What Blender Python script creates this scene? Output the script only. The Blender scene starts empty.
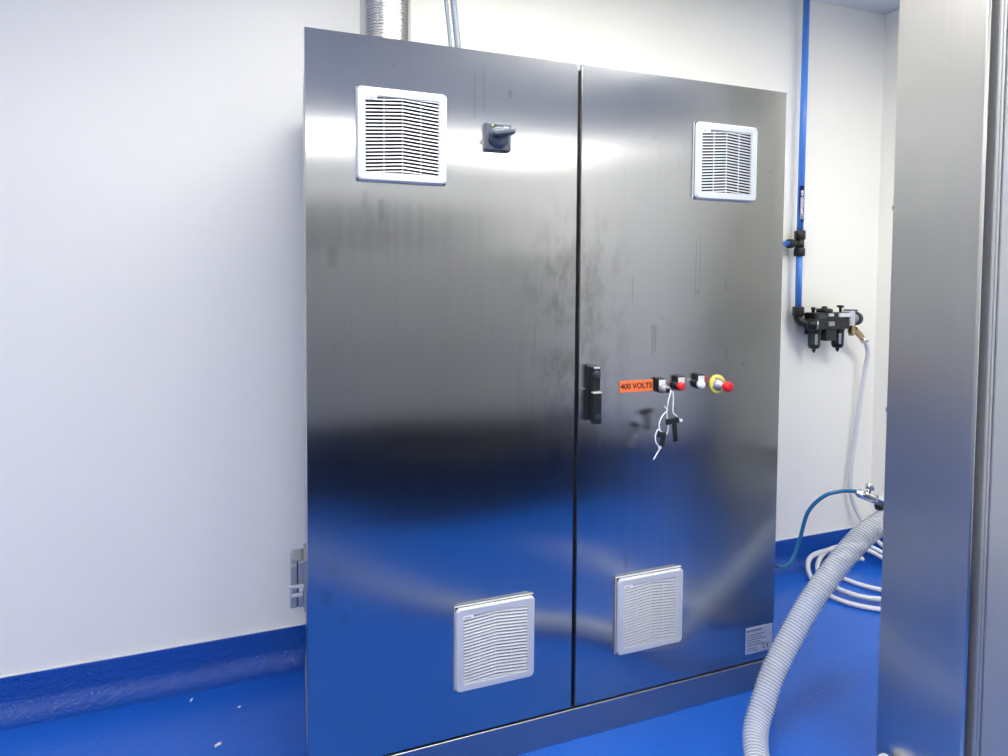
import bpy, bmesh, math, random
from mathutils import Vector, Matrix
C = bpy.context.scene.collection
PI = math.pi
random.seed(4)

# ---------------------------------------------------------------- camera
F_PX, PX0, PY0 = 541.5, 462.2, 298.5          # focal length and principal point of the photograph (shift lens)
cam_d = bpy.data.cameras.new('camera')
cam_d.sensor_width = 36.0
cam_d.lens = F_PX * 36.0 / 1008
cam_d.shift_x = (504 - PX0) / 1008
cam_d.shift_y = (PY0 - 378) / 1008
cam_d.clip_start = 0.02
cam = bpy.data.objects.new('camera', cam_d)
C.objects.link(cam)
_f = Vector((0.29557661, 0.95471045, -0.03409441))
_r = Vector((0.95530181, -0.2955973, 0.00454745))
_u = Vector((0.00573672, 0.03391457, 0.99940827))
M = Matrix((_r, _u, -_f)).transposed().to_4x4()
M.translation = Vector((-0.02668819, -1.47565194, 1.44099656))
cam.matrix_world = M
bpy.context.scene.camera = cam

# ---------------------------------------------------------------- world and exposure
w = bpy.data.worlds.new('world')
bpy.context.scene.world = w
w.use_nodes = True
w.node_tree.nodes['Background'].inputs[0].default_value = (0.8, 0.88, 1, 1)
w.node_tree.nodes['Background'].inputs[1].default_value = 0.05
vs = bpy.context.scene.view_settings
vs.view_transform = 'Standard'
vs.look = 'None'
vs.gamma = 1.0
vs.use_curve_mapping = False
vs.exposure = 0.0
LIGHT = 25.5                                   # strength of the ceiling panels
cy = bpy.context.scene.cycles
cy.max_bounces = 10
cy.diffuse_bounces = 5
cy.glossy_bounces = 6
cy.transparent_max_bounces = 24
cy.sample_clamp_indirect = 6.0


# ---------------------------------------------------------------- materials
def mat(name, col, rough=0.5, metal=0.0, **kw):
    m = bpy.data.materials.new(name)
    m.use_nodes = True
    b = m.node_tree.nodes['Principled BSDF']
    b.inputs['Base Color'].default_value = (*col, 1)
    b.inputs['Roughness'].default_value = rough
    b.inputs['Metallic'].default_value = metal
    for k, v in kw.items():
        b.inputs[k.replace('_', ' ')].default_value = v
    return m


class NT:
    """small helper for node trees"""
    def __init__(self, m):
        self.t = m.node_tree
        self.b = self.t.nodes['Principled BSDF']

    def n(self, typ, **kw):
        x = self.t.nodes.new(typ)
        for k, v in kw.items():
            if k.startswith('i_'):
                key = k[2:].replace('_', ' ')
                key = int(key) if key.isdigit() else key
                x.inputs[key].default_value = v
            else:
                setattr(x, k, v)
        return x

    def l(self, a, b):
        self.t.links.new(a, b)

    def coords(self, scale, rot=(0, 0, 0), loc=(0, 0, 0)):
        tc = self.n('ShaderNodeTexCoord')
        mp = self.n('ShaderNodeMapping')
        mp.inputs['Scale'].default_value = scale
        mp.inputs['Rotation'].default_value = rot
        mp.inputs['Location'].default_value = loc
        self.l(tc.outputs['Object'], mp.inputs['Vector'])
        return mp.outputs[0]

    def noise(self, vec, scale=1.0, detail=3.0, rough=0.5):
        x = self.n('ShaderNodeTexNoise')
        x.inputs['Scale'].default_value = scale
        x.inputs['Detail'].default_value = detail
        x.inputs['Roughness'].default_value = rough
        self.l(vec, x.inputs['Vector'])
        return x.outputs['Fac']

    def ramp(self, fac, a, b, lo=0.0, hi=1.0):
        x = self.n('ShaderNodeMapRange', clamp=True)
        x.inputs['From Min'].default_value = a
        x.inputs['From Max'].default_value = b
        x.inputs['To Min'].default_value = lo
        x.inputs['To Max'].default_value = hi
        self.l(fac, x.inputs['Value'])
        return x.outputs[0]

    def math(self, op, a, b):
        x = self.n('ShaderNodeMath', operation=op)
        for i, v in enumerate((a, b)):
            if isinstance(v, (int, float)):
                x.inputs[i].default_value = v
            else:
                self.l(v, x.inputs[i])
        return x.outputs[0]

    def mix(self, fac, a, b):
        x = self.n('ShaderNodeMix', data_type='RGBA')
        self.l(fac, x.inputs[0]) if not isinstance(fac, float) else None
        for i, v in ((6, a), (7, b)):
            if isinstance(v, tuple):
                x.inputs[i].default_value = (*v, 1)
            else:
                self.l(v, x.inputs[i])
        return x.outputs[2]

    def bump(self, h, dist, strength=1.0, prev=None):
        x = self.n('ShaderNodeBump')
        x.inputs['Distance'].default_value = dist
        x.inputs['Strength'].default_value = strength
        self.l(h, x.inputs['Height'])
        if prev is not None:
            self.l(prev, x.inputs['Normal'])
        return x.outputs[0]


def steel(name, col=(0.55, 0.56, 0.56), rough=0.24, aniso=0.9, warp=0.0, dirt=False, seed=0.0):
    m = mat(name, col, rough, 1.0)
    t = NT(m)
    t.b.inputs['Anisotropic'].default_value = aniso
    tg = t.n('ShaderNodeTangent', direction_type='UV_MAP')
    t.l(tg.outputs[0], t.b.inputs['Tangent'])
    brush = t.noise(t.coords((80, 80, 1.0), loc=(seed, 0, seed)), 1.0, 2.0)
    base = t.mix(t.ramp(brush, 0.3, 0.7), tuple(c * 0.985 for c in col), tuple(min(1, c * 1.015) for c in col))
    rg = t.ramp(brush, 0.25, 0.75, rough * 0.94, rough * 1.06)
    if dirt:
        # dried residue beside the gap between the doors, and a few drip marks
        tc = t.n('ShaderNodeTexCoord')
        sp = t.n('ShaderNodeSeparateXYZ')
        t.l(tc.outputs['Object'], sp.inputs[0])
        near = t.ramp(t.math('ABSOLUTE', t.math('SUBTRACT', sp.outputs[0], 0.79), 0), 0.24, 0.05)
        zin = t.math('MULTIPLY', t.ramp(sp.outputs[2], 0.75, 1.0), t.ramp(sp.outputs[2], 1.75, 1.5))
        nz = t.ramp(t.noise(t.coords((17, 17, 9)), 1.0, 6.0, 0.7), 0.45, 0.60)
        patch = t.math('MULTIPLY', t.math('MULTIPLY', near, zin), nz)
        drip = t.ramp(t.noise(t.coords((34, 34, 5.5), loc=(3.1 + seed, 0, 1.7)), 1.0, 2.0, 0.4), 0.725, 0.77)
        fing = t.ramp(t.noise(t.coords((30, 30, 24), loc=(7.3, 0, 4 + seed)), 1.0, 1.0, 0.3), 0.755, 0.80)
        marks = t.math('MULTIPLY', t.math('MAXIMUM', drip, fing), 0.38)
        # drips and scratches where the photograph has them: x, half width, z from, z to, depth
        for mx, mw, z0, z1, k in ((1.077, .016, 1.285, 1.300, .5), (1.074, .005, 1.205, 1.290, .45), (1.084, .005, 1.215, 1.290, .45), (1.236, .0022, 1.38, 1.57, .5), (1.252, .0022, 1.39, 1.60, .45),
                                  (.995, .002, 1.365, 1.455, .5), (1.36, .006, 1.41, 1.44, .35), (.20, .012, 1.60, 1.66, .35), (.155, .010, 1.63, 1.68, .3), (.07, .018, 1.47, 1.53, .3),
                                  (.05, .02, .56, .60, .35), (.07, .018, .64, .67, .35), (.10, .016, .50, .53, .3), (.465, .004, 1.90, 2.03, .35), (.492, .003, 1.92, 2.05, .3)):
            fx = t.ramp(t.math('ABSOLUTE', t.math('SUBTRACT', sp.outputs[0], mx), 0), mw, mw * .4)
            fz = t.math('MULTIPLY', t.ramp(sp.outputs[2], z0 - .006, z0 + .006), t.ramp(sp.outputs[2], z1 + .006, z1 - .006))
            marks = t.math('MAXIMUM', marks, t.math('MULTIPLY', t.math('MULTIPLY', fx, fz), k))
        base = t.mix(t.math('MULTIPLY', patch, 0.6), base, (0.27, 0.26, 0.24))
        base = t.mix(marks, base, (0.26, 0.25, 0.23))
    t.l(base, t.b.inputs['Base Color'])
    t.l(rg, t.b.inputs['Roughness'])
    if warp:
        h = t.noise(t.coords((1.3, 1.3, 1.9), loc=(seed * 3.7, 0, seed)), 1.0, 1.0, 0.35)
        t.l(t.bump(h, warp), t.b.inputs['Normal'])
    return m


m_wall = mat('white_wall_panel', (0.87, 0.865, 0.82), 0.42)
m_ceil = mat('ceiling_white', (0.70, 0.73, 0.77), 0.7)
m_floor = mat('blue_epoxy', (0.012, 0.075, 0.50), 0.25)
t = NT(m_floor)
n1 = t.noise(t.coords((1, 1, 1)), 70.0, 3.0)
n2 = t.noise(t.coords((1, 1, 1)), 2.2, 4.0, 0.6)
t.l(t.mix(t.ramp(n2, 0.3, 0.7), (0.007, 0.102, 0.54), (0.010, 0.116, 0.58)), t.b.inputs['Base Color'])
t.l(t.bump(n1, 0.0022, 0.8), t.b.inputs['Normal'])
m_cove = mat('blue_cove_epoxy', (0.004, 0.070, 0.40), 0.16)
t = NT(m_cove)
t.l(t.bump(t.noise(t.coords((1, 1, 1)), 75.0, 2.0, 0.7), 0.008, 1.0), t.b.inputs['Normal'])
m_lip = mat('cove_top_lip', (0.7, 0.73, 0.78), 0.4)

m_door_l = steel('brushed_steel_front', dirt=True, seed=0.0, rough=0.21, col=(.47, .48, .48))
m_door_r = steel('brushed_steel_front_second', dirt=True, seed=1.9, rough=0.21, col=(.47, .48, .48))
m_steel = steel('brushed_steel', rough=0.28)
m_mach = steel('machine_steel', col=(0.60, 0.595, 0.565), rough=0.36, aniso=0.5)
m_mach.node_tree.nodes['Principled BSDF'].inputs['Metallic'].default_value = 1.0
m_machdoor = mat('machine_door_grey', (0.36, 0.385, 0.41), 0.5, 0.2)
m_plinth = mat('plinth_steel', (0.40, 0.41, 0.42), 0.38, 1.0)
m_edge = mat('folded_steel_edge', (0.38, 0.39, 0.40), 0.35, 0.3)
m_grey_pl = mat('light_grey_plastic', (0.58, 0.61, 0.67), 0.4)
m_black = mat('black_plastic', (0.007, 0.008, 0.009), 0.42)
m_rubber = mat('black_rubber', (0.01, 0.01, 0.011), 0.65)
m_dark = mat('dark_inside', (0.008, 0.008, 0.009), 0.8)
m_slate = mat('slate_grey_plastic', (0.075, 0.098, 0.135), 0.33)
m_slate_d = mat('dark_slate_plastic', (0.035, 0.045, 0.06), 0.35)
m_conn = mat('cast_grey_metal', (0.34, 0.36, 0.39), 0.42, 0.5)
m_orange = mat('orange_label', (0.95, 0.19, 0.05), 0.45)
m_ink = mat('black_ink', (0.02, 0.008, 0.005), 0.5)
m_white = mat('white_plastic', (0.85, 0.86, 0.88), 0.3)
m_tag = mat('white_label', (0.72, 0.74, 0.78), 0.35)
m_red = mat('red_plastic', (0.72, 0.012, 0.02), 0.28)
m_yellow = mat('yellow_plastic', (0.83, 0.72, 0.13), 0.3)
m_chrome = mat('chrome', (0.82, 0.83, 0.85), 0.12, 1.0)
m_alu = mat('silver_plate', (0.62, 0.65, 0.70), 0.45, 0.3)
m_brass = mat('brass', (0.52, 0.38, 0.2), 0.3, 1.0)
m_pipe = mat('blue_air_pipe', (0.06, 0.22, 0.72), 0.3)
m_sticker = mat('navy_sticker', (0.005, 0.035, 0.30), 0.35)
m_tube = mat('teal_blue_tube', (0.012, 0.15, 0.34), 0.12)
m_hose_w = mat('white_hose', (0.66, 0.68, 0.72), 0.32)
m_duct = mat('flexible_aluminium', (0.55, 0.55, 0.53), 0.2, 1.0)
m_conduit = mat('grey_conduit', (0.18, 0.215, 0.27), 0.4)
m_scrap = mat('white_scrap', (0.85, 0.86, 0.85), 0.6)
m_eq = mat('added_cabinet_grey', (0.34, 0.34, 0.33), 0.6)
m_shutter = mat('added_shutter_grey', (0.13, 0.135, 0.145), 0.5)
m_rib = mat('white_hose_spiral', (0.78, 0.82, 0.88), 0.15, Alpha=0.72)
m_clear = mat('clear_hose_wall', (0.84, 0.88, 0.93), 0.09)
t = NT(m_clear)
t.b.inputs['Alpha'].default_value = 0.33
m_led = bpy.data.materials.new('light_diffuser')
m_led.use_nodes = True
b = m_led.node_tree.nodes['Principled BSDF']
b.inputs['Base Color'].default_value = (0.9, 0.9, 0.9, 1)
b.inputs['Emission Color'].default_value = (1.0, 0.965, 0.885, 1)
b.inputs['Emission Strength'].default_value = LIGHT


# ---------------------------------------------------------------- mesh helpers
class MB:
    """collects shapes into one mesh; materials by slot"""
    def __init__(self):
        self.bm = bmesh.new()
        self.mats = []

    def slot(self, m):
        if m not in self.mats:
            self.mats.append(m)
        return self.mats.index(m)

    def _take(self, bm2, m, smooth=False):
        s = self.slot(m)
        for f in bm2.faces:
            f.material_index = s
            f.smooth = smooth
        me = bpy.data.meshes.new('tmp')
        bm2.to_mesh(me)
        bm2.free()
        self.bm.from_mesh(me)
        bpy.data.meshes.remove(me)
        return self

    def box(self, p0, p1, m, bev=0.0, seg=2, mtx=None):
        b = bmesh.new()
        bmesh.ops.create_cube(b, size=1)
        c = [(a + d) / 2 for a, d in zip(p0, p1)]
        s = [abs(d - a) for a, d in zip(p0, p1)]
        for v in b.verts:
            v.co = Vector((c[0] + v.co.x * s[0], c[1] + v.co.y * s[1], c[2] + v.co.z * s[2]))
        if bev:
            bmesh.ops.bevel(b, geom=b.edges[:], offset=bev, segments=seg, profile=0.5, affect='EDGES')
        if mtx is not None:
            bmesh.ops.transform(b, matrix=mtx, verts=b.verts)
        return self._take(b, m)

    def prism(self, pts, a, d, m, bev=0.0, seg=2):
        """pts: outline as 3-D points, extruded by vector d"""
        b = bmesh.new()
        vs_ = [b.verts.new(Vector(p) + Vector(a)) for p in pts]
        f = b.faces.new(vs_)
        r = bmesh.ops.extrude_face_region(b, geom=[f])
        bmesh.ops.translate(b, vec=Vector(d), verts=[x for x in r['geom'] if isinstance(x, bmesh.types.BMVert)])
        bmesh.ops.recalc_face_normals(b, faces=b.faces)
        if bev:
            bmesh.ops.bevel(b, geom=b.edges[:], offset=bev, segments=seg, profile=0.5, affect='EDGES')
        return self._take(b, m)

    def lathe(self, a, d, prof, m, n=32, cap=True, smooth=True):
        """prof: (distance along d, radius) list; a: start; d: direction"""
        b = bmesh.new()
        d = Vector(d).normalized()
        x = d.orthogonal().normalized()
        y = d.cross(x)
        rings = []
        for h, r in prof:
            rings.append([b.verts.new(Vector(a) + d * h + (x * math.cos(2 * PI * k / n) + y * math.sin(2 * PI * k / n)) * max(r, 1e-5)) for k in range(n)])
        for r0, r1 in zip(rings, rings[1:]):
            for k in range(n):
                b.faces.new((r0[k], r0[(k + 1) % n], r1[(k + 1) % n], r1[k]))
        if cap:
            b.faces.new(rings[0][::-1])
            b.faces.new(rings[-1])
        bmesh.ops.recalc_face_normals(b, faces=b.faces)
        self._take(b, m, smooth)
        return self

    def cyl(self, a, e, r, m, bev=0.0, n=28):
        a, e = Vector(a), Vector(e)
        L = (e - a).length
        pr = [(0, r), (L, r)] if not bev else [(0, r - bev), (bev * .3, r - bev * .3), (bev, r), (L - bev, r), (L - bev * .3, r - bev * .3), (L, r - bev)]
        self.lathe(a, e - a, pr, m, n)
        return self

    def hexnut(self, a, e, r, m):
        a, e = Vector(a), Vector(e)
        return self.lathe(a, e - a, [(0, r), ((e - a).length, r)], m, 6, True, False)

    def tube(self, path, r, m, n=12, closed=False, cap=True, rfun=None):
        b = bmesh.new()
        rings = []
        for i, (p, x, y) in enumerate(frames(path)):
            rr = rfun(i) if rfun else r
            rings.append([b.verts.new(p + (x * math.cos(2 * PI * k / n) + y * math.sin(2 * PI * k / n)) * rr) for k in range(n)])
        for r0, r1 in zip(rings, rings[1:]):
            for k in range(n):
                b.faces.new((r0[k], r0[(k + 1) % n], r1[(k + 1) % n], r1[k]))
        if cap:
            b.faces.new(rings[0][::-1])
            b.faces.new(rings[-1])
        bmesh.ops.recalc_face_normals(b, faces=b.faces)
        return self._take(b, m, True)

    def build(self, name, parent=None, loc=None, auto=35):
        """link as one mesh object; UV by box projection so that u runs level"""
        bm = self.bm
        uv = bm.loops.layers.uv.new('UVMap')
        for f in bm.faces:
            n = f.normal
            ax = max(range(3), key=lambda i: abs(n[i]))
            for l in f.loops:
                c = l.vert.co
                l[uv].uv = ((c.x, c.z) if ax == 1 else (c.y, c.z) if ax == 0 else (c.x, c.y))
        me = bpy.data.meshes.new(name)
        bm.to_mesh(me)
        bm.free()
        for m in self.mats:
            me.materials.append(m)
        o = bpy.data.objects.new(name, me)
        C.objects.link(o)
        if parent is not None:
            o.parent = parent
            o.matrix_parent_inverse = Matrix.Identity(4)
        if loc is not None:
            o.location = loc
        return o


def frames(path):
    """parallel-transport frames along a list of points"""
    P = [Vector(p) for p in path]
    T = []
    for i in range(len(P)):
        T.append((P[min(i + 1, len(P) - 1)] - P[max(i - 1, 0)]).normalized())
    x = T[0].orthogonal().normalized()
    out = []
    for i, p in enumerate(P):
        if i:
            q = T[i - 1].rotation_difference(T[i])
            x = q @ x
        x = (x - T[i] * x.dot(T[i])).normalized()
        out.append((p, x, T[i].cross(x)))
    return out


def spline(pts, step=0.01):
    """Catmull-Rom through the points, resampled evenly"""
    P = [Vector(p) for p in pts]
    P = [P[0] * 2 - P[1]] + P + [P[-1] * 2 - P[-2]]
    fine = []
    for i in range(1, len(P) - 2):
        p0, p1, p2, p3 = P[i - 1:i + 3]
        for k in range(24):
            s = k / 24
            fine.append(0.5 * ((2 * p1) + (p2 - p0) * s + (2 * p0 - 5 * p1 + 4 * p2 - p3) * s * s + (3 * p1 - p0 - 3 * p2 + p3) * s ** 3))
    fine.append(P[-2])
    out = [fine[0]]
    acc = 0
    for a, b in zip(fine, fine[1:]):
        L = (b - a).length
        while acc + L >= step and L > 0:
            a = a + (b - a) * ((step - acc) / L)
            out.append(a.copy())
            L = (b - a).length
            acc = 0
        acc += L
    out.append(fine[-1])
    return out


def tag(o, label=None, cat=None, group=None, kind=None):
    for k, v in (('label', label), ('category', cat), ('group', group), ('kind', kind)):
        if v:
            o[k] = v
    return o


def thing(name, label, cat, loc=(0, 0, 0), group=None):
    o = bpy.data.objects.new(name, None)
    o.empty_display_size = 0.1
    C.objects.link(o)
    o.location = loc
    return tag(o, label, cat, group)


def lab(o, s):
    o['label'] = s
    return o


def text_mb(mb, s, size, m, mtx, depth=0.0004, align='LEFT'):
    """flat lettering as mesh, in the plane of mtx"""
    cu = bpy.data.curves.new('txt', 'FONT')
    cu.body = s
    cu.size = size
    cu.align_x = align
    cu.align_y = 'CENTER'
    cu.extrude = depth
    cu.resolution_u = 4
    cu.offset = size * .022
    ob = bpy.data.objects.new('txt', cu)
    C.objects.link(ob)
    dg = bpy.context.evaluated_depsgraph_get()
    dg.update()
    me = bpy.data.meshes.new_from_object(ob.evaluated_get(dg))
    bpy.data.objects.remove(ob)
    bpy.data.curves.remove(cu)
    b = bmesh.new()
    b.from_mesh(me)
    bpy.data.meshes.remove(me)
    bmesh.ops.transform(b, matrix=mtx, verts=b.verts)
    mb._take(b, m)


FRONT = Matrix.Rotation(PI / 2, 4, 'X')       # text plane facing -y, reading along +x

# ---------------------------------------------------------------- the room
XL, XR, YF, YB, H = -3.2, 2.93, -5.0, 0.623, 2.835


def struct(mb, name):
    return tag(mb.build(name), kind='structure')


struct(MB().box((XL - .1, YF - .1, -0.1), (XR + .1, YB + .1, 0), m_floor), 'floor')
struct(MB().box((XL - .1, YF - .1, H), (XR + .1, YB + .1, H + .1), m_ceil), 'ceiling')
struct(MB().box((XL - .1, YB, 0), (XR + .1, YB + .1, H), m_wall), 'wall_back')
struct(MB().box((XR, YF, 0), (XR + .1, YB, H), m_wall), 'wall_right')
struct(MB().box((XL - .1, YF, 0), (XL, YB, H), m_wall), 'wall_left')
struct(MB().box((XL - .1, YF - .1, 0), (XR + .1, YF, H), m_wall), 'wall_front')


def cove(a, b, inward, name):
    """coved skirting: from the wall foot line a-b, profile turned to inward"""
    a, b, n = Vector(a), Vector(b), Vector(inward)
    hh, tk, R = 0.134, 0.008, 0.06
    prof = [(0, hh), (tk - .003, hh), (tk, hh - .003), (tk, R)]
    for k in range(1, 9):
        an = PI / 2 * k / 8
        prof.append((tk + R - R * math.cos(an), R - R * math.sin(an) + 0.0006))
    prof.append((tk + R, 0.0002))
    prof.append((0, 0.0002))
    bm = bmesh.new()
    N = 40
    rings = []
    for k in range(N + 1):
        p = a.lerp(b, k / N)
        rings.append([bm.verts.new(p + n * q[0] + Vector((0, 0, q[1]))) for q in prof])
    L = len(prof)
    for r0, r1 in zip(rings, rings[1:]):
        for k in range(L):
            bm.faces.new((r0[k], r0[(k + 1) % L], r1[(k + 1) % L], r1[k]))
    bm.faces.new(rings[0])
    bm.faces.new(rings[-1][::-1])
    bmesh.ops.recalc_face_normals(bm, faces=bm.faces)
    mb = MB()
    for ed in bm.edges:
        if len(ed.link_faces) == 2 and ed.calc_face_angle(0) > .6:
            ed.smooth = False
    mb._take(bm, m_cove, True)
    return struct(mb, name)


cove((XL, YB, 0), (XR, YB, 0), (0, -1, 0), 'baseboard_back')
cove((XR, YF, 0), (XR, YB, 0), (-1, 0, 0), 'baseboard_right')
cove((XL, YF, 0), (XL, YB, 0), (1, 0, 0), 'baseboard_left')
cove((XL, YF, 0), (XR, YF, 0), (0, 1, 0), 'baseboard_front')
# thin white sealing bead on top of the cove
struct(MB().box((XL, YB - .007, .134), (XR, YB, .138), m_lip, .0015), 'trim_1')
struct(MB().box((XR - .007, YF, .134), (XR, YB, .138), m_lip, .0015), 'trim_2')

# wide grey roller door added behind the camera to darken the door reflections
mb = MB()
for k in range(17):
    mb.box((-1.4, YF + .012, .03 + k * .135), (2.3, YF + .045, .16 + k * .135), m_shutter, .012, 2)
dr = struct(mb, 'added_reflection_door')
mb = MB()
mb.box((-1.5, YF, 0), (-1.4, YF + .07, 2.36), m_steel, .004)
mb.box((2.3, YF, 0), (2.4, YF + .07, 2.36), m_steel, .004)
mb.box((-1.4, YF, 2.30), (2.3, YF + .07, 2.42), m_steel, .004)
struct(mb, 'added_door_frame')  # frame of the added roller door

# grey cabinet added behind the camera to dim what the steel doors mirror
eq = thing('added_reflection_cabinet', 'dark grey cabinet added out of view to darken the reflections in the steel doors', 'cabinet', (0, -2.0, 0))
for k in range(3):
    mb = MB()
    x0 = -.75 + k * .88
    mb.box((x0, -.62, .50), (x0 + .875, 0, 1.62), m_eq, .004)
    mb.build('body', eq)
    mb = MB()
    mb.box((x0 + .02, .0005, .52), (x0 + .855, .018, 1.60), m_eq, .004)
    mb.box((x0 + .08, .018, .85), (x0 + .11, .045, 1.05), m_black, .004)
    mb.build('door', eq)
mb = MB()
mb.box((-.74, -.60, 0), (1.88, -.10, .4995), m_black)
mb.box((.35, -.0995, 0), (2.25, .37, .40), m_black, .01)  # low black step added to deepen the dark in the reflections
mb.build('plinth', eq)

# ceiling light panels: back row mirrored in the doors, front ones added for brightness
LIGHTS = [(-2.0, -1.9), (0.60, -0.55), (2.20, -1.02), (-1.9, -3.9), (0.3, -3.9), (2.2, -3.9)]
for i, (x, y) in enumerate(LIGHTS):
    cl = thing('ceiling_light', 'flat white light panel on the ceiling, out of view: front row added, back row a glare in the steel doors', 'ceiling light', (x, y, H), 'ceiling light panels')
    mb = MB()
    for a in ((-.62, -.24, .62, -.22), (-.62, .22, .62, .24), (-.62, -.22, -.60, .22), (.60, -.22, .62, .22)):
        mb.box((a[0], a[1], -.035), (a[2], a[3], -.001), m_white, .002)
    mb.build('frame', cl)
    MB().box((-.6, -.22, -.028), (.6, .22, -.010), m_led).build('diffuser', cl)

# ---------------------------------------------------------------- steel switch cabinet
W, HT, ZB, DP = 1.6, 2.094, 0.102, 0.50
cab = thing('electrical_cabinet', 'large two-door brushed stainless steel electrical cabinet standing on the blue floor', 'electrical cabinet')
mb = MB()
mb.box((0.004, 0.026, ZB), (W - .004, DP, HT - .006), m_steel, .003)
for x in (.02, W - .02):                       # rubber seal strips behind the doors
    mb.box((x - .012, .02, ZB + .02), (x + .012, .027, HT - .03), m_rubber)
mb.box((.775, .016, ZB + .01), (.825, .0265, HT - .014), m_rubber)
lab(mb.build('body', cab), 'steel cabinet body behind the doors')
mb = MB()
mb.box((0.001, -.003, 0), (W - .001, DP, ZB - .004), m_plinth, .002)
mb.box((0.006, 0.012, ZB - .006), (W - .006, DP - .01, ZB + .002), m_dark)
lab(mb.build('plinth', cab), 'low steel plinth')


def door_mb(x0, x1, m, ph):
    """a folded sheet door: flat box with a slightly uneven sheet as its front"""
    mb = MB()
    e = .0025
    mb.box((x0, .0055, ZB), (x1, 0.020, HT), m, .0006, 1)
    bm = bmesh.new()
    NX, NZ = 48, 100
    grid = []
    for i in range(NX + 1):
        row = []
        for j in range(NZ + 1):
            u, v = i / NX, j / NZ
            x, z = x0 + e + (x1 - x0 - 2 * e) * u, ZB + e + (HT - ZB - 2 * e) * v
            rim = math.sin(PI * u) * math.sin(PI * v)
            y = .0010 * math.sin(5.1 * z + 3.0 * x + ph) + .0007 * math.sin(8.3 * z - 4.4 * x + 2.1 * ph) + .0006 * math.sin(7.0 * x + 2.0 * z + 1.3 * ph) + .0023
            row.append(bm.verts.new((x, max(0.0, y * rim), z)))
        grid.append(row)
    for i in range(NX):
        for j in range(NZ):
            bm.faces.new((grid[i][j], grid[i + 1][j], grid[i + 1][j + 1], grid[i][j + 1]))
    # turned-back edge
    loop = [grid[i][0] for i in range(NX + 1)] + [grid[NX][j] for j in range(1, NZ + 1)] + [grid[i][NZ] for i in range(NX - 1, -1, -1)] + [grid[0][j] for j in range(NZ - 1, 0, -1)]
    cx, cz = (x0 + x1) / 2, (ZB + HT) / 2
    back = [bm.verts.new((x0 if abs(v.co.x - x0 - e) < 1e-6 else x1 if abs(v.co.x - x1 + e) < 1e-6 else v.co.x, .0062, ZB if abs(v.co.z - ZB - e) < 1e-6 else HT if abs(v.co.z - HT + e) < 1e-6 else v.co.z)) for v in loop]
    n = len(loop)
    for k in range(n):
        f = bm.faces.new((loop[(k + 1) % n], loop[k], back[k], back[(k + 1) % n]))
    bmesh.ops.recalc_face_normals(bm, faces=bm.faces)
    if bm.faces[:][0].normal.y > 0:
        bmesh.ops.reverse_faces(bm, faces=bm.faces)
    for ed in bm.edges:
        if len(ed.link_faces) == 2 and ed.calc_face_angle(0) > .4:
            ed.smooth = False
    mb._take(bm, m, True)
    return mb


G = 0.0055
door_l = door_mb(0, .8 - G, m_door_l, 0.6).build('door', cab)
lab(door_l, 'steel door with the rotary switch')
door_r = door_mb(.8 + G, W, m_door_r, 3.4).build('door', cab)
lab(door_r, 'steel door with the handle and push buttons')


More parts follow.
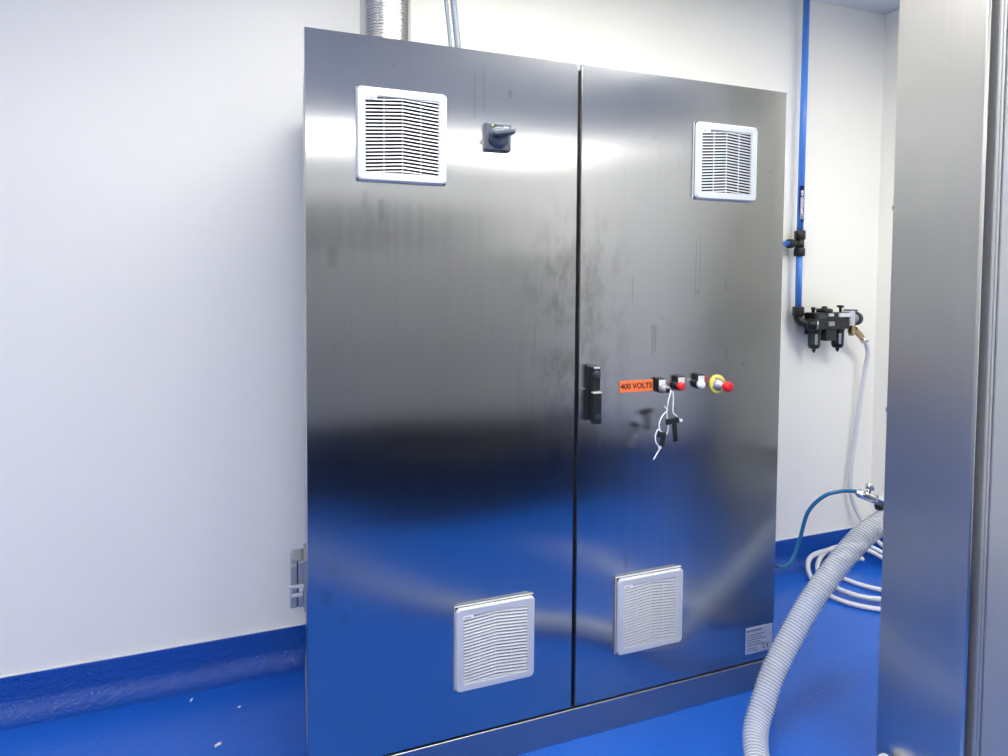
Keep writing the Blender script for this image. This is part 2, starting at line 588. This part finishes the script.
def grille(x, z, s=0.2475):
    """ventilation grille, top corner at x, z; > frame, louvre_panel, name_tag"""
    mb = MB()
    # flange on the door, dark seam, cover ring
    mb.box((x - .001, -.003, z - s - .001), (x + s + .001, .0045, z + .001), m_grey_pl, .001)
    mb.box((x + .0012, -.0080, z - s + .0012), (x + s - .0012, -.002, z - .0012), m_dark)
    fr = MB()
    ring_o = rounded(x, z - s, s, s, .014)
    fr_in = .0235
    ring_i = rounded(x + fr_in, z - s + fr_in, s - 2 * fr_in, s - 2 * fr_in, .004)
    bm = bmesh.new()
    lv = []
    for pts, y in ((ring_i, -.0078), (ring_o, -.0078), (ring_o, -.0125), (inset(ring_o, x + s / 2, z - s / 2, .97), -.0165), (inset(ring_i, x + s / 2, z - s / 2, 1.02), -.0155), (ring_i, -.0130), (ring_i, -.0078)):
        lv.append([bm.verts.new((p[0], y, p[1])) for p in pts])
    n = len(ring_o)
    for a, b in zip(lv, lv[1:]):
        for k in range(n):
            bm.faces.new((a[k], a[(k + 1) % n], b[(k + 1) % n], b[k]))
    bmesh.ops.recalc_face_normals(bm, faces=bm.faces)
    fr.bm = mb.bm
    fr.mats = mb.mats
    fr._take(bm, m_grey_pl)
    # louvres in a shallow chevron, nearly level so that the gaps between them look dark from below
    a0, a1 = x + fr_in - .001, x + s - fr_in + .001
    zt, zb = z - fr_in, z - s + fr_in
    xc = (a0 + a1) / 2
    rise = .0085
    lm = MB()
    N = 20
    pitch = (zt - zb - rise) / N
    for k in range(N + 2):
        zz = zb + (k - .5) * pitch
        for xa, za, xb, zb_ in ((a0, 0, xc, rise), (xc, rise, a1, 0)):
            # a slat: front edge low, back edge slightly higher
            bm = bmesh.new()
            sect = [(-.0148, .0000), (-.0118, .0049), (-.0084, .0049), (-.0084, .0018)]
            A = [bm.verts.new((xa, q[0], zz + za + q[1])) for q in sect]
            B = [bm.verts.new((xb, q[0], zz + zb_ + q[1])) for q in sect]
            for i in range(4):
                bm.faces.new((A[i], A[(i + 1) % 4], B[(i + 1) % 4], B[i]))
            bm.faces.new(A[::-1])
            bm.faces.new(B)
            for v in bm.verts:
                v.co.z = min(max(v.co.z, zb - .001), zt + .001)
            bmesh.ops.recalc_face_normals(bm, faces=bm.faces)
            lm._take(bm, m_grey_pl)
    for q in (.25, .5, .75):
        xx = a0 + (a1 - a0) * q
        lm.box((xx - .0009, -.0112, zb), (xx + .0009, -.0084, zt), m_grey_pl)
    tg = MB()
    tg.box((x + fr_in - .002, -.0158, zt - .010), (x + fr_in + .030, -.0140, zt + .001), m_white, .0006)
    for q in range(5):
        tg.box((x + fr_in + .004 + q * .0036, -.0161, zt - .0065), (x + fr_in + .0063 + q * .0036, -.0157, zt - .0035), m_slate)
    root = fr.build('ventilation_grille', cab)
    lm.build('louvre_panel', root)
    tg.build('name_tag', root)
    return root


def rounded(x, z, w_, h_, r, n=5):
    out = []
    for cx, cz, a in ((x + w_ - r, z + h_ - r, 0), (x + r, z + h_ - r, 90), (x + r, z + r, 180), (x + w_ - r, z + r, 270)):
        for k in range(n + 1):
            an = math.radians(a + 90 * k / n)
            out.append((cx + r * math.cos(an), cz + r * math.sin(an)))
    return out


def inset(pts, cx, cz, k):
    return [(cx + (p[0] - cx) * k, cz + (p[1] - cz) * k) for p in pts]


for (x, z, s_) in ((.1319, 1.9528, 'light grey ventilation grille above the switch side of the cabinet'), (1.2150, 1.9565, 'white ventilation grille high on the button door'),
                   (.4115, .4925, 'white ventilation grille low on the rotary switch door'), (.9480, .4930, 'white ventilation grille low on the button door')):
    lab(grille(x, z), s_)

# rotary main switch
SX = -.013
mb = MB()
mb.prism([(p[0] + SX, 0, p[1]) for p in rounded(.506, 1.811, .078, .078, .004)], (0, .004, 0), (0, -.020, 0), m_slate, .003)
mb.box((.520 + SX, -.0165, 1.876), (.540 + SX, -.0158, 1.883), m_slate_d)
mb.box((.560 + SX, -.0167, 1.876), (.575 + SX, -.0158, 1.880), m_tag)
sw = lab(mb.build('rotary_switch', cab), 'slate grey rotary main switch')
mb = MB()
mb.lathe((.544 + SX, -.016, 1.847), (0, -1, 0), [(0, .030), (.006, .030), (.009, .027), (.016, .025), (.018, .022)], m_slate, 32)
mb.cyl((.526 + SX, -.0155, 1.880), (.526 + SX, -.0172, 1.880), .003, m_yellow)
mb.build('rosette', sw)
mb = MB()
hm = Matrix.Translation((.546 + SX, -.044, 1.853)) @ Matrix.Rotation(math.radians(-9), 4, 'Y')
mb.box((-.034, -.019, -.0075), (.034, .012, .0075), m_slate, .006, 3, hm)
mb.box((-.022, -.006, -.011), (.018, .028, .011), m_slate, .005, 2, hm)
lab(mb.build('grip', sw), 'grey turning grip')

# swing handle on the button door
mb = MB()
mb.box((.834, -.012, 1.012), (.868, .005, 1.181), m_black, .004)
mb.box((.836, -.030, 1.104), (.866, -.010, 1.180), m_black, .005)
hd = lab(mb.build('door_handle', door_r), 'black swing handle with a lock')
# (sub-part level reached: the lever and lock stay in the same mesh as separate shapes)
mb2 = MB()
bmh = bmesh.new()
bmh.from_mesh(hd.data)
mb2.bm = bmh
mb2.mats = [m_black]
for uvl in list(bmh.loops.layers.uv):
    bmh.loops.layers.uv.remove(uvl)
mb2.box((.837, -.036, 1.003), (.868, -.014, 1.099), m_black, .005)
mb2.box((.837, -.0375, 1.0985), (.867, -.020, 1.1015), m_alu, .0005)
mb2.lathe((.852, -.0298, 1.155), (0, -1, 0), [(0, .012), (.003, .012), (.0045, .010), (.005, .004)], m_slate_d, 24)
mb2.box((.841, -.0315, 1.172), (.861, -.028, 1.178), m_alu, .001)
mb2.box((.845, -.037, 1.020), (.862, -.0355, 1.034), m_slate_d, .0005)
nh = mb2.build('door_handle_tmp')
old = hd.data
hd.data = nh.data
bpy.data.objects.remove(nh)
bpy.data.meshes.remove(old)
hd.data.name = 'door_handle'

# orange label 400 VOLTS
mb = MB()
mb.box((.952, -.0012, 1.0875), (1.074, .004, 1.1235), m_orange, .0004)
text_mb(mb, '400 VOLTS', .0245, m_ink, Matrix.Translation((1.013, -.0014, 1.1055)) @ FRONT, .0003, 'CENTER')
lab(mb.build('warning_label', door_r), 'orange label reading 400 VOLTS')

# silver rating plate with the CE mark
mb = MB()
mb.box((1.475, -.0010, .133), (1.592, .004, .226), m_alu, .0003)
mb.box((1.480, -.0014, .211), (1.487, -.0009, .218), m_slate_d)
mb.box((1.490, -.0013, .2125), (1.545, -.0009, .2165), m_slate)
for k in range(5):
    mb.box((1.480, -.0013, .198 - k * .0085), (1.480 + (.080, .064, .086, .058, .075)[k], -.0009, .2005 - k * .0085), m_slate)
mb.box((1.478, -.0013, .1595), (1.589, -.0009, .1605), m_slate)
mb.box((1.480, -.0013, .150), (1.520, -.0009, .1525), m_slate)
mb.box((1.480, -.0013, .142), (1.528, -.0009, .1445), m_slate)
for cx, bar in ((1.560, False), (1.576, True)):
    pts = []
    R_, w_ = .0100, .0028
    for k in range(13):
        an = math.radians(90 + 180 * k / 12)
        pts.append((cx + R_ * math.cos(an), -.0015, .1515 + R_ * math.sin(an)))
    for k in range(13):
        an = math.radians(270 - 180 * k / 12)
        pts.append((cx + (R_ - w_) * math.cos(an), -.0015, .1515 + (R_ - w_) * math.sin(an)))
    mb.prism(pts, (0, 0, 0), (0, .0006, 0), m_ink)
    if bar:
        mb.box((cx - R_ + w_ * .5, -.0015, .1515 - .0012), (cx - .001, -.0009, .1515 + .0012), m_ink)
lab(mb.build('rating_plate', door_r), 'silver rating plate with a CE mark')


def name_plate(x, z):
    mb = MB()
    mb.box((x - .014, -.016, z - .001), (x + .014, .005, z + .026), m_black, .002)
    mb.box((x - .012, -.0172, z + .003), (x + .012, -.0155, z + .022), m_tag, .0006)
    return mb


def bezel(mb, x, z, r=.0165):
    mb.lathe((x, 0, z), (0, -1, 0), [(-.005, r), (.010, r), (.014, r - .002), (.016, r - .004)], m_black, 28)


# key switch
KX, KZ = 1.100, 1.096
mb = name_plate(KX - .002, KZ + .006)
bezel(mb, KX, KZ)
ks = lab(mb.build('key_switch', cab), 'black key switch with a white legend plate')
mb = MB()
mb.lathe((KX, -.014, KZ), (0, -1, 0), [(0, .0145), (.012, .0145), (.016, .012), (.026, .012), (.028, .010)], m_conn, 28)
mb.box((KX - .001, -.0425, KZ - .005), (KX + .001, -.0415, KZ + .005), m_dark)
lab(mb.build('lock_barrel', ks), 'chrome lock barrel')

# red and white push buttons
for x, z, m, s_ in ((1.167, 1.100, m_red, 'red push button with a white legend plate'), (1.246, 1.102, m_white, 'white push button with a white legend plate')):
    mb = name_plate(x + .004, z + .006)
    bezel(mb, x, z)
    pb = lab(mb.build('push_button', cab), s_)
    mb = MB()
    mb.lathe((x, -.014, z), (0, -1, 0), [(0, .0135), (.010, .0135), (.013, .012), (.0145, .009), (.015, .004)], m, 28)
    lab(mb.build('button_cap', pb), 'red cap' if m is m_red else 'white cap')

# emergency stop
EX, EZ = 1.330, 1.095
mb = MB()
mb.lathe((EX, 0, EZ), (0, -1, 0), [(-.005, .031), (.0015, .0315), (.003, .031), (.004, .029)], m_yellow, 40)
mb.lathe((EX, -.0035, EZ), (0, -1, 0), [(0, .0215), (.0006, .0215)], m_conn, 40)
for k in range(4):
    an = k * PI / 2 + .4
    mb.box((EX + .023 * math.cos(an) - .004, -.0048, EZ + .023 * math.sin(an) - .0012), (EX + .023 * math.cos(an) + .004, -.0038, EZ + .023 * math.sin(an) + .0012), m_ink)
es = lab(mb.build('emergency_stop', cab), 'yellow ring of the emergency stop')
mb = MB()
mb.lathe((EX, -.004, EZ), (0, -1, 0), [(0, .014), (.006, .014), (.009, .011), (.014, .010), (.028, .009)], m_alu, 32)
lab(mb.build('collar', es), 'silver collar')
mb = MB()
mb.lathe((EX, -.031, EZ), (0, -1, 0), [(0, .011), (.004, .0145), (.010, .0175), (.018, .0175), (.023, .016), (.026, .012), (.027, .006)], m_red, 36)
lab(mb.build('mushroom_head', es), 'red mushroom push head')

# grey plug connector on the cabinet's side
mb = MB()
y0, y1, ZC = .085, .165, -.036
mb.box((-.006, y0 - .012, .545 + ZC), (.005, y1 + .012, .692 + ZC), m_conn, .002)
mb.box((-.022, y0, .553 + ZC), (-.005, y1, .684 + ZC), m_conn, .003)
mb.box((-.0245, y0 + .002, .556 + ZC), (-.0215, y1 - .002, .682 + ZC), m_rubber)
mb.box((-.043, y0, .553 + ZC), (-.024, y1, .676 + ZC), m_conn, .004)
mb.box((-.038, y0 + .01, .674 + ZC), (-.012, y1 - .01, .690 + ZC), m_conn, .003)
cn = lab(mb.build('cable_connector', cab), 'grey metal plug connector on the side')
mb = MB()
mb.box((-.045, y0 - .006, .612 + ZC), (-.006, y0 + .002, .620 + ZC), m_alu, .001)
mb.box((-.045, y0 - .006, .588 + ZC), (-.010, y0 + .002, .596 + ZC), m_alu, .001)
mb.box((-.045, y0 - .006, .590 + ZC), (-.038, y0 + .002, .618 + ZC), m_alu, .001)
mb.cyl((-.013, y0 - .008, .606 + ZC), (-.013, y0 + .002, .606 + ZC), .006, m_alu, .001, 16)
lab(mb.build('latch_lever', cn), 'bright metal latch lever')

# ---------------------------------------------------------------- duct and conduit on the cabinet's roof
RZ = HT - .006
mb = MB()
prof = []
zz = 0.0
L_d = H - RZ - .002
n_d = int(L_d / .0095)
for k in range(n_d * 4 + 1):
    prof.append((k / (n_d * 4) * L_d,   .0778 + .0022 * math.cos(k / 4 * 2 * PI)))
mb.lathe((.253, .26, RZ + .0005), (0, 0, 1), prof, m_duct, 48)
tag(mb.build('exhaust_duct'), 'wide ribbed silver flexible duct rising from the cabinet roof to the ceiling', 'duct')
mb = MB()
path = spline([(.497, .25, RZ), (.487, .25, 2.22), (.468, .25, 2.40), (.452, .25, 2.60), (.446, .25, H - .002)], .004)
mb.tube(path, .0095, m_conduit, 14, rfun=lambda i: .0105 + .0008 * math.cos(i * PI / 1.5))
tag(mb.build('cable_conduit'), 'thicker grey ribbed cable conduit running up from the cabinet roof', 'conduit')
mb = MB()
path = spline([(.476, .262, RZ), (.466, .262, 2.22), (.449, .262, 2.38), (.432, .262, 2.60), (.425, .262, H - .002)], .01)
mb.tube(path, .0062, m_conduit, 12)
tag(mb.build('cable'), 'thin smooth grey cable beside the ribbed conduit on the cabinet roof', 'cable')

# ---------------------------------------------------------------- keys hanging in the key switch
kb = thing('key_bunch', 'two black keys tied with white plastic cable ties, hanging from the key switch', 'keys', (1.10, -.05, 1.09))


def K(px, pz, y=-.05):                          # world to key-bunch space
    return (px - 1.10, y + .05, pz - 1.09)


mb = MB()
mb.box(K(1.092, 1.089, -.052), K(1.112, 1.103, -.043), m_black, .002)
mb.box(K(1.0992, 1.090, -.0435), K(1.1008, 1.102, -.0425), m_chrome)
mb.build('key', kb)


def tie(pts, name='cable_tie', head=None):
    mb = MB()
    mb.tube(spline([K(*p) for p in pts], .002), .0018, m_white, 8)
    if head:
        h = K(*head)
        mb.box((h[0] - .004, h[1] - .003, h[2] - .004), (h[0] + .004, h[1] + .003, h[2] + .004), m_white, .001)
    return mb.build(name, kb)


tie([(1.104, 1.100, -.050), (1.094, 1.085, -.060), (1.087, 1.062, -.060), (1.084, 1.022, -.060), (1.089, .985, -.061), (1.081, .962, -.062), (1.061, .970, -.062), (1.055, .996, -.061), (1.067, 1.020, -.060),
     (1.083, 1.036, -.0605), (1.073, 1.050, -.062)])
tie([(1.094, 1.088, -.058), (1.104, 1.094, -.057), (1.108, 1.075, -.058), (1.108, 1.030, -.058), (1.118, 1.018, -.060), (1.135, 1.003, -.062)], head=(1.135, 1.002, -.062))
tie([(1.067, .968, -.062), (1.050, .980, -.063), (1.040, .960, -.063), (1.044, .938, -.063), (1.057, .922, -.063), (1.048, .906, -.063), (1.034, .887, -.064)])
tie([(1.057, .922, -.0632), (1.069, .939, -.063), (1.076, .960, -.062), (1.066, .970, -.0615)], head=(1.057, .922, -.063))
for (x, z, an, ln) in ((1.100, 1.003, -6, .066), (1.061, .962, 10, .034)):
    km = Matrix.Translation(K(x, z, -.066)) @ Matrix.Rotation(math.radians(an), 4, 'Y')
    mb = MB()
    mb.box((-.024 if ln > .05 else -.015, -.0035, -.009), (.024 if ln > .05 else .015, .0035, .010), m_black, .003, 2, km)
    mb.box((-.002, -.002, -ln), (.014, .002, -.007), m_black, .001, 2, km)
    lab(mb.build('key', kb), 'black plastic-headed key')

# ---------------------------------------------------------------- compressed air line on the back wall
YP = .575
ap = thing('air_pipe', 'blue vertical compressed air pipe with black fittings on the white back wall', 'pipe', (2.33, YP, 0))


def A(x, y, z):
    return (x - 2.33, y - YP, z)


mb = MB()
mb.cyl(A(2.335, YP, 1.655), A(2.340, YP, H - .001), .0145, m_pipe)
mb.build('upper_pipe', ap)
MB().cyl(A(2.337, YP, 1.31), A(2.335, YP, 1.60), .0145, m_pipe).build('lower_pipe', ap)
mb = MB()
for z0, z1 in ((1.565, 1.605), (1.645, 1.690)):
    mb.cyl(A(2.335, YP, z0), A(2.335, YP, z1), .0245, m_black, .005)
mb.cyl(A(2.335, YP, 1.600), A(2.335, YP, 1.650), .0195, m_black)
mb.cyl(A(2.335, YP, 1.625), A(2.285, YP, 1.625), .018, m_black, .003)
mb.cyl(A(2.290, YP, 1.625), A(2.262, YP, 1.625), .0225, m_black, .005)
lab(mb.build('tee_fitting', ap), 'black tee fitting')
MB().cyl(A(2.27, YP, 1.625), A(1.70, YP, 1.625), .0135, m_pipe).build('branch_pipe', ap)
mb = MB()
# sticker wrapped on the pipe's face towards the room
n_s = 10
bm = bmesh.new()
dirv = math.atan2(-.9, -1.0)
rows = []
for k in range(n_s + 1):
    an = dirv - .55 + 1.9 * k / n_s
    rows.append([bm.verts.new(A(2.336 + .0149 * math.cos(an), YP + .0149 * math.sin(an), z)) for z in (1.728, 1.905)])
for a, b_ in zip(rows, rows[1:]):
    bm.faces.new((a[0], b_[0], b_[1], a[1]))
r = bmesh.ops.solidify(bm, geom=bm.faces[:], thickness=.0003)
bmesh.ops.recalc_face_normals(bm, faces=bm.faces)
mb._take(bm, m_sticker, True)
an = dirv + .40
nrm = Vector((math.cos(an), math.sin(an), 0))
zax = Vector((0, 0, 1))
yax = nrm.cross(zax)                            # text reads upward
tm = Matrix((zax, yax, nrm)).transposed().to_4x4()
tm.translation = Vector(A(2.336, YP, 1.815)) + nrm * .0152
text_mb(mb, 'COMPRESSED AIR', .0175, m_white, tm, .0004, 'CENTER')
lab(mb.build('sticker', ap), 'navy sticker with white lettering')

# filter regulator
fr_ = thing('filter_regulator', 'black two-bowl air filter regulator with brass outlet under the blue pipe', 'filter regulator', (2.47, .55, 1.2))


def Q(x, y, z):
    return (x - 2.47, y - .55, z - 1.2)


YQ = .545
mb = MB()
mb.cyl(Q(2.337, YP, 1.272), Q(2.337, YP, 1.318), .0255, m_black, .004)
mb.tube([Q(*p) for p in spline([(2.337, YP, 1.285), (2.337, YP, 1.262), (2.343, YP - .010, 1.245), (2.358, YP - .03, 1.236), (2.375, YP - .052, 1.232)], .004)], .020, m_black, 16)
mb.cyl(Q(2.362, YP - .034, 1.236), Q(2.384, YP - .064, 1.231), .0275, m_black, .003)
mb.cyl(Q(2.383, YP - .0625, 1.2315), Q(2.387, YP - .067, 1.231), .024, m_chrome, .002)
lab(mb.build('elbow_fitting', fr_), 'black elbow under the pipe')
mb = MB()
mb.box(Q(2.372, YQ - .034, 1.208), Q(2.600, YQ + .030, 1.290), m_black, .006)
mb.box(Q(2.385, YQ - .037, 1.262), Q(2.440, YQ - .030, 1.284), m_slate_d, .002)
mb.box(Q(2.452, YQ - .041, 1.272), Q(2.484, YQ - .030, 1.286), m_alu, .002)
mb.box(Q(2.452, YQ - .041, 1.225), Q(2.490, YQ - .030, 1.246), m_conn, .002)
mb.box(Q(2.460, YQ - .020, 1.150), Q(2.530, YQ + .035, 1.215), m_black, .004)
mb.box(Q(2.440, YQ + .028, 1.175), Q(2.560, YB, 1.270), m_slate_d, .002)
mb.build('regulator_body', fr_)
for x in (2.408, 2.562):
    mb = MB()
    mb.lathe(Q(x, YQ, 1.212), (0, 0, -1), [(0, .030), (.012, .030), (.014, .027), (.085, .026), (.098, .021), (.101, .010)], m_black, 28)
    mb.lathe(Q(x, YQ, 1.112), (0, 0, -1), [(0, .009), (.010, .008), (.016, .004), (.020, .0035)], m_black, 16)
    for k, mm in ((-2.1, m_conn), (-2.75, m_slate_d)):
        c_, s_ = math.cos(k), math.sin(k)
        mm_ = Matrix.Translation(Q(x + .0255 * c_, YQ + .0255 * s_, 1.160)) @ Matrix.Rotation(k, 4, 'Z')
        mb.box((-.002, -.006, -.026), (.002, .006, .026), mm, .001, 1, mm_)
    mb.build('bowl', fr_)
mb = MB()
mb.lathe(Q(2.398, YQ, 1.290), (0, 0, 1), [(0, .007), (.012, .007), (.013, .010), (.026, .009)], m_black, 20)
mb.build('knob', fr_)
mb = MB()
mb.lathe(Q(2.470, YQ, 1.288), (0, 0, 1), [(0, .034), (.010, .036), (.020, .033), (.022, .014), (.032, .010)], m_black, 28)
mb.build('knob', fr_)
mb = MB()
mb.lathe(Q(2.575, YQ, 1.290), (0, 0, 1), [(0, .006), (.022, .006), (.024, .016), (.032, .015), (.034, .010)], m_black, 20)
mb.build('knob', fr_)
mb = MB()
mb.box(Q(2.520, YQ - .042, 1.268), Q(2.596, YQ - .030, 1.286), m_tag, .002)
mb.box(Q(2.590, YQ - .044, 1.236), Q(2.602, YQ - .030, 1.276), m_alu, .003)
lab(mb.build('label_plate', fr_), 'pale label plate')
mb = MB()
mb.box(Q(2.598, YQ - .030, 1.222), Q(2.640, YQ + .024, 1.296), m_alu, .006)
mb.cyl(Q(2.638, YQ, 1.256), Q(2.680, YQ, 1.256), .026, m_conn, .004)
mb.cyl(Q(2.668, YQ, 1.256), Q(2.690, YQ, 1.256), .034, m_slate_d, .004)
mb.box(Q(2.606, YQ - .026, 1.290), Q(2.660, YQ + .01, 1.303), m_slate, .003)
lab(mb.build('shut_off_valve', fr_), 'silver shut-off slide valve')
mb = MB()
mb.hexnut(Q(2.640, YQ - .01, 1.226), Q(2.640, YQ - .01, 1.185), .017, m_brass)
mb.cyl(Q(2.640, YQ - .01, 1.235), Q(2.640, YQ - .01, 1.172), .012, m_brass)
mb.hexnut(Q(2.660, YQ - .01, 1.205), Q(2.715, YQ - .005, 1.165), .015, m_brass)
mb.cyl(Q(2.645, YQ - .01, 1.205), Q(2.737, YQ, 1.1435), .009, m_brass)
lab(mb.build('outlet_fitting', fr_), 'brass outlet fitting')
mb = MB()
mb.lathe(Q(2.728, YQ - .002, 1.151), (.103, .01, -.07), [(0, .0145), (.014, .0145)], m_chrome, 20)
mb.cyl(Q(2.716, YQ - .008, 1.135), Q(2.756, YQ - .012, 1.140), .005, m_conn, .001, 12)
lab(mb.build('hose_clamp', fr_), 'metal hose clamp')

# white hose from the outlet down the wall to the coil on the floor
pts = [(2.743, .545, 1.1405), (2.762, .548, 1.122), (2.785, .555, 1.07), (2.785, .575, .93), (2.758, .590, .62), (2.735, .592, .42), (2.750, .588, .31), (2.795, .570, .20), (2.83, .50, .09)]
pts = pts[:-1] + [(2.84, .515, .105),
       (2.868, .42, .05), (2.84, .27, .022), (2.70, .16, .012), (2.50, .16, .012), (2.365, .225, .012), (2.292, .322, .014), (2.312, .43, .020), (2.360, .505, .045), (2.425, .540, .075), (2.56, .560, .078), (2.70, .565, .080),
       (2.80, .530, .078), (2.835, .42, .045), (2.80, .28, .022), (2.68, .20, .030), (2.53, .20, .034), (2.405, .265, .028), (2.36, .37, .026), (2.40, .485, .034), (2.50, .548, .062), (2.62, .575, .074),
       (2.74, .545, .078), (2.79, .43, .05), (2.74, .31, .030), (2.63, .27, .020), (2.55, .315, .014), (2.49, .43, .014), (2.52, .53, .030), (2.62, .545, .046), (2.72, .50, .036)]
mb = MB()
mb.tube(spline(pts, .012), .0105, m_hose_w, 12)
tag(mb.build('air_hose'), 'long white air hose dropping from the filter regulator into loose coils on the floor', 'hose')

# ---------------------------------------------------------------- steel machine beside the cabinet
XM, YN, YR, HM = 1.655, -.5385, -.322, 2.36
mc = thing('steel_machine', 'tall brushed steel machine housing close to the camera beside the cabinet', 'machine', (XM, YN, 0))


def P(x, y, z):
    return (x - XM, y - YN, z)


# housing: side sheet bent round the near corner, then a recess before the door
bm = bmesh.new()
outl = [(XM, YR)]
R_ = .006
for k in range(7):
    an = PI + PI / 2 * k / 6
    outl.append((XM + R_ + R_ * math.cos(an), YN + R_ + R_ * math.sin(an)))
outl += [(XM + .0075, YN), (XM + .0075, YN + .045), (2.02, YN + .045), (2.02, YR), (XM + .02, YR)]
mb = MB()
mb.prism([P(x, y, 0.0) for x, y in outl], (0, 0, 0), (0, 0, HM), m_mach)
body = mb.build('housing', mc)
mb = MB()
mb.box(P(XM + .008, YN + .030, .02), P(XM + .044, YN + .0448, HM - .02), m_rubber)  # near-black strip puts the shade of the recess into the colour
lab(mb.build('recess_shade', mc), 'black strip standing in for the shade in the door recess')
mb = MB()
mb.box(P(XM + .045, YN, .02), P(XM + .056, YN + .040, HM - .02), m_edge, .003, 3)
mb.box(P(XM + .0565, YN - .001, .02), P(XM + .068, YN + .040, HM - .02), m_edge, .003, 3)
lab(mb.build('edge_strip', mc), 'bright folded steel edge strip')
mb = MB()
mb.box(P(XM + .074, YN - .002, .02), P(2.02, YN + .0445, HM - .02), m_machdoor, .003, 3)
lab(mb.build('door', mc), 'pale steel door panel')
for z in (1.660, 1.060):
    mb = MB()
    mb.lathe(P(XM + .012, YR, z), (0, 1, 0), [(0, .010), (.003, .010), (.007, .008), (.010, .003)], m_conn, 20)
    mb.build('bolt', mc)

# ---------------------------------------------------------------- clear suction hose with a white spiral
hp = [(2.0, YR + .004, .645), (2.0, -.245, .648), (1.978, -.155, .634), (1.880, -.13, .584), (1.771, -.13, .518), (1.610, -.135, .384), (1.440, -.160, .219), (1.364, -.185, .138), (1.290, -.225, .075), (1.20, -.33, .0425), (1.06, -.445, .0425),
      (.80, -.585, .0425), (.52, -.79, .0425), (.25, -1.10, .0425), (-.05, -1.42, .0425), (-.5, -1.66, .0425), (-1.2, -1.72, .0425)]
hose = thing('suction_hose', 'thick clear ribbed suction hose curving from the steel machine down to the floor', 'hose', (1.3, -.25, 0))


def Hh(p):
    return Vector(p) - Vector((1.3, -.25, 0))


RH = .0345
path = [Hh(p) for p in spline(hp, .006)]
mb = MB()
mb.tube(path, RH - .002, m_clear, 24, cap=False)
lab(mb.build('hose_wall', hose), 'clear plastic hose wall')
# the spiral rib
fine = [Hh(p) for p in spline(hp, .0009)]
FR = frames(fine)
pitch = .0098
hel = []
acc = 0
prev = None
for p, x, y in FR:
    if prev is not None:
        acc += (p - prev).length
    prev = p
    an = acc / pitch * 2 * PI
    hel.append(p + (x * math.cos(an) + y * math.sin(an)) * (RH - .0005))
mb = MB()
mb.tube(hel, .0017, m_rib, 5)
lab(mb.build('spiral_rib', hose), 'white reinforcing spiral')

# white pipe end lying by the machine's foot
mb = MB()
wp = spline([(1.622, -.385, .0255), (1.612, -.44, .0255), (1.58, -.56, .0255), (1.50, -.78, .0255), (1.38, -1.1, .0255)], .01)
mb.tube(wp, .021, m_white, 20)
mb.lathe(wp[0] + Vector((.004, .028, 0)), (-.15, -1, 0), [(0, .019), (.004, .0245), (.05, .0245), (.052, .022)], m_white, 24)
tag(mb.build('drain_pipe'), 'white round pipe end on the floor against the foot of the steel machine', 'pipe')

# ---------------------------------------------------------------- teal air tube with its metal coupling
mb = MB()
tb = spline([(W + .002, .195, .46), (W + .018, .193, .457), (1.645, .15, .405), (1.668, .05, .393), (1.712, .035, .412), (1.742, .03, .485), (1.756, .01, .60), (1.780, -.03, .672), (1.815, -.06, .697), (1.848, -.08, .703), (1.862, -.09, .702)], .006)
mb.tube(tb, .0063, m_tube, 14)
tag(mb.build('air_tube'), 'teal blue air tube arching from the cabinet side to the metal coupling', 'tube')
vp = thing('hose_coupling', 'chrome and black quick coupling on the end of the teal tube behind the machine', 'coupling', (1.88, -.10, .69))
mb = MB()
d0, d1 = Vector((1.856, -.088, .702)), Vector((1.945, -.125, .668))
o_ = Vector((1.88, -.10, .69))
dv = (d1 - d0).normalized()
mb.lathe(d0 - o_, dv, [(0, .0095), (.010, .0105), (.011, .0145), (.062, .0165), (.066, .014), (.090, .014)], m_chrome, 24)
mb.hexnut(d0 - o_ + dv * .072, d0 - o_ + dv * .088, .0195, m_chrome)
lab(mb.build('coupling_body', vp), 'chrome coupling body')
mb = MB()
q = d0 - o_ + dv * .045
mb.lathe(q + Vector((0, 0, .012)), (.25, 0, 1), [(0, .007), (.012, .007), (.014, .014), (.032, .014), (.034, .011)], m_chrome, 20)
lab(mb.build('adjusting_knob', vp), 'chrome adjusting knob')
mb = MB()
q = d0 - o_ + dv * .078
mb.lathe(q + Vector((0, -.002, -.008)), (.15, -.1, -1), [(0, .012), (.016, .013), (.024, .012), (.026, .008)], m_black, 20)
lab(mb.build('release_lever', vp), 'black release lever')
mb = MB()
mb.tube(spline([d1 - o_ - dv * .012, d1 - o_ + dv * .03, Vector((1.945, -.20, .705)) - o_, Vector((1.93, -.285, .722)) - o_, Vector((1.93, YR + .003, .722)) - o_], .006), .012, m_black, 14)
lab(mb.build('nipple', vp), 'black nipple into the machine back')

# ---------------------------------------------------------------- scraps on the floor
for (x, y, sz, an, s_) in ((-.261, .300, .011, .5, 'tiny white paper scrap on the blue floor, the biggest and nearest to the camera'), (-.372, .520, .007, 1.2, 'tiny white scrap on the blue floor at the foot of the wall'),
                           (-.213, .440, .0055, .2, 'tiny white speck on the blue floor between wall scrap and cabinet')):
    mb = MB()
    mb.prism([(-sz, -sz * .35, 0), (sz * .6, -sz * .5, 0), (sz, sz * .1, .0), (sz * .3, sz * .5, 0), (-sz * .8, sz * .35, 0)], (0, 0, 0), (0, 0, .003), m_scrap, .0005, 1)
    o = mb.build('paper_scrap', loc=(x, y, .0003))
    o.rotation_euler = (0, 0, an)
    tag(o, s_, 'scrap', 'scraps on the floor')
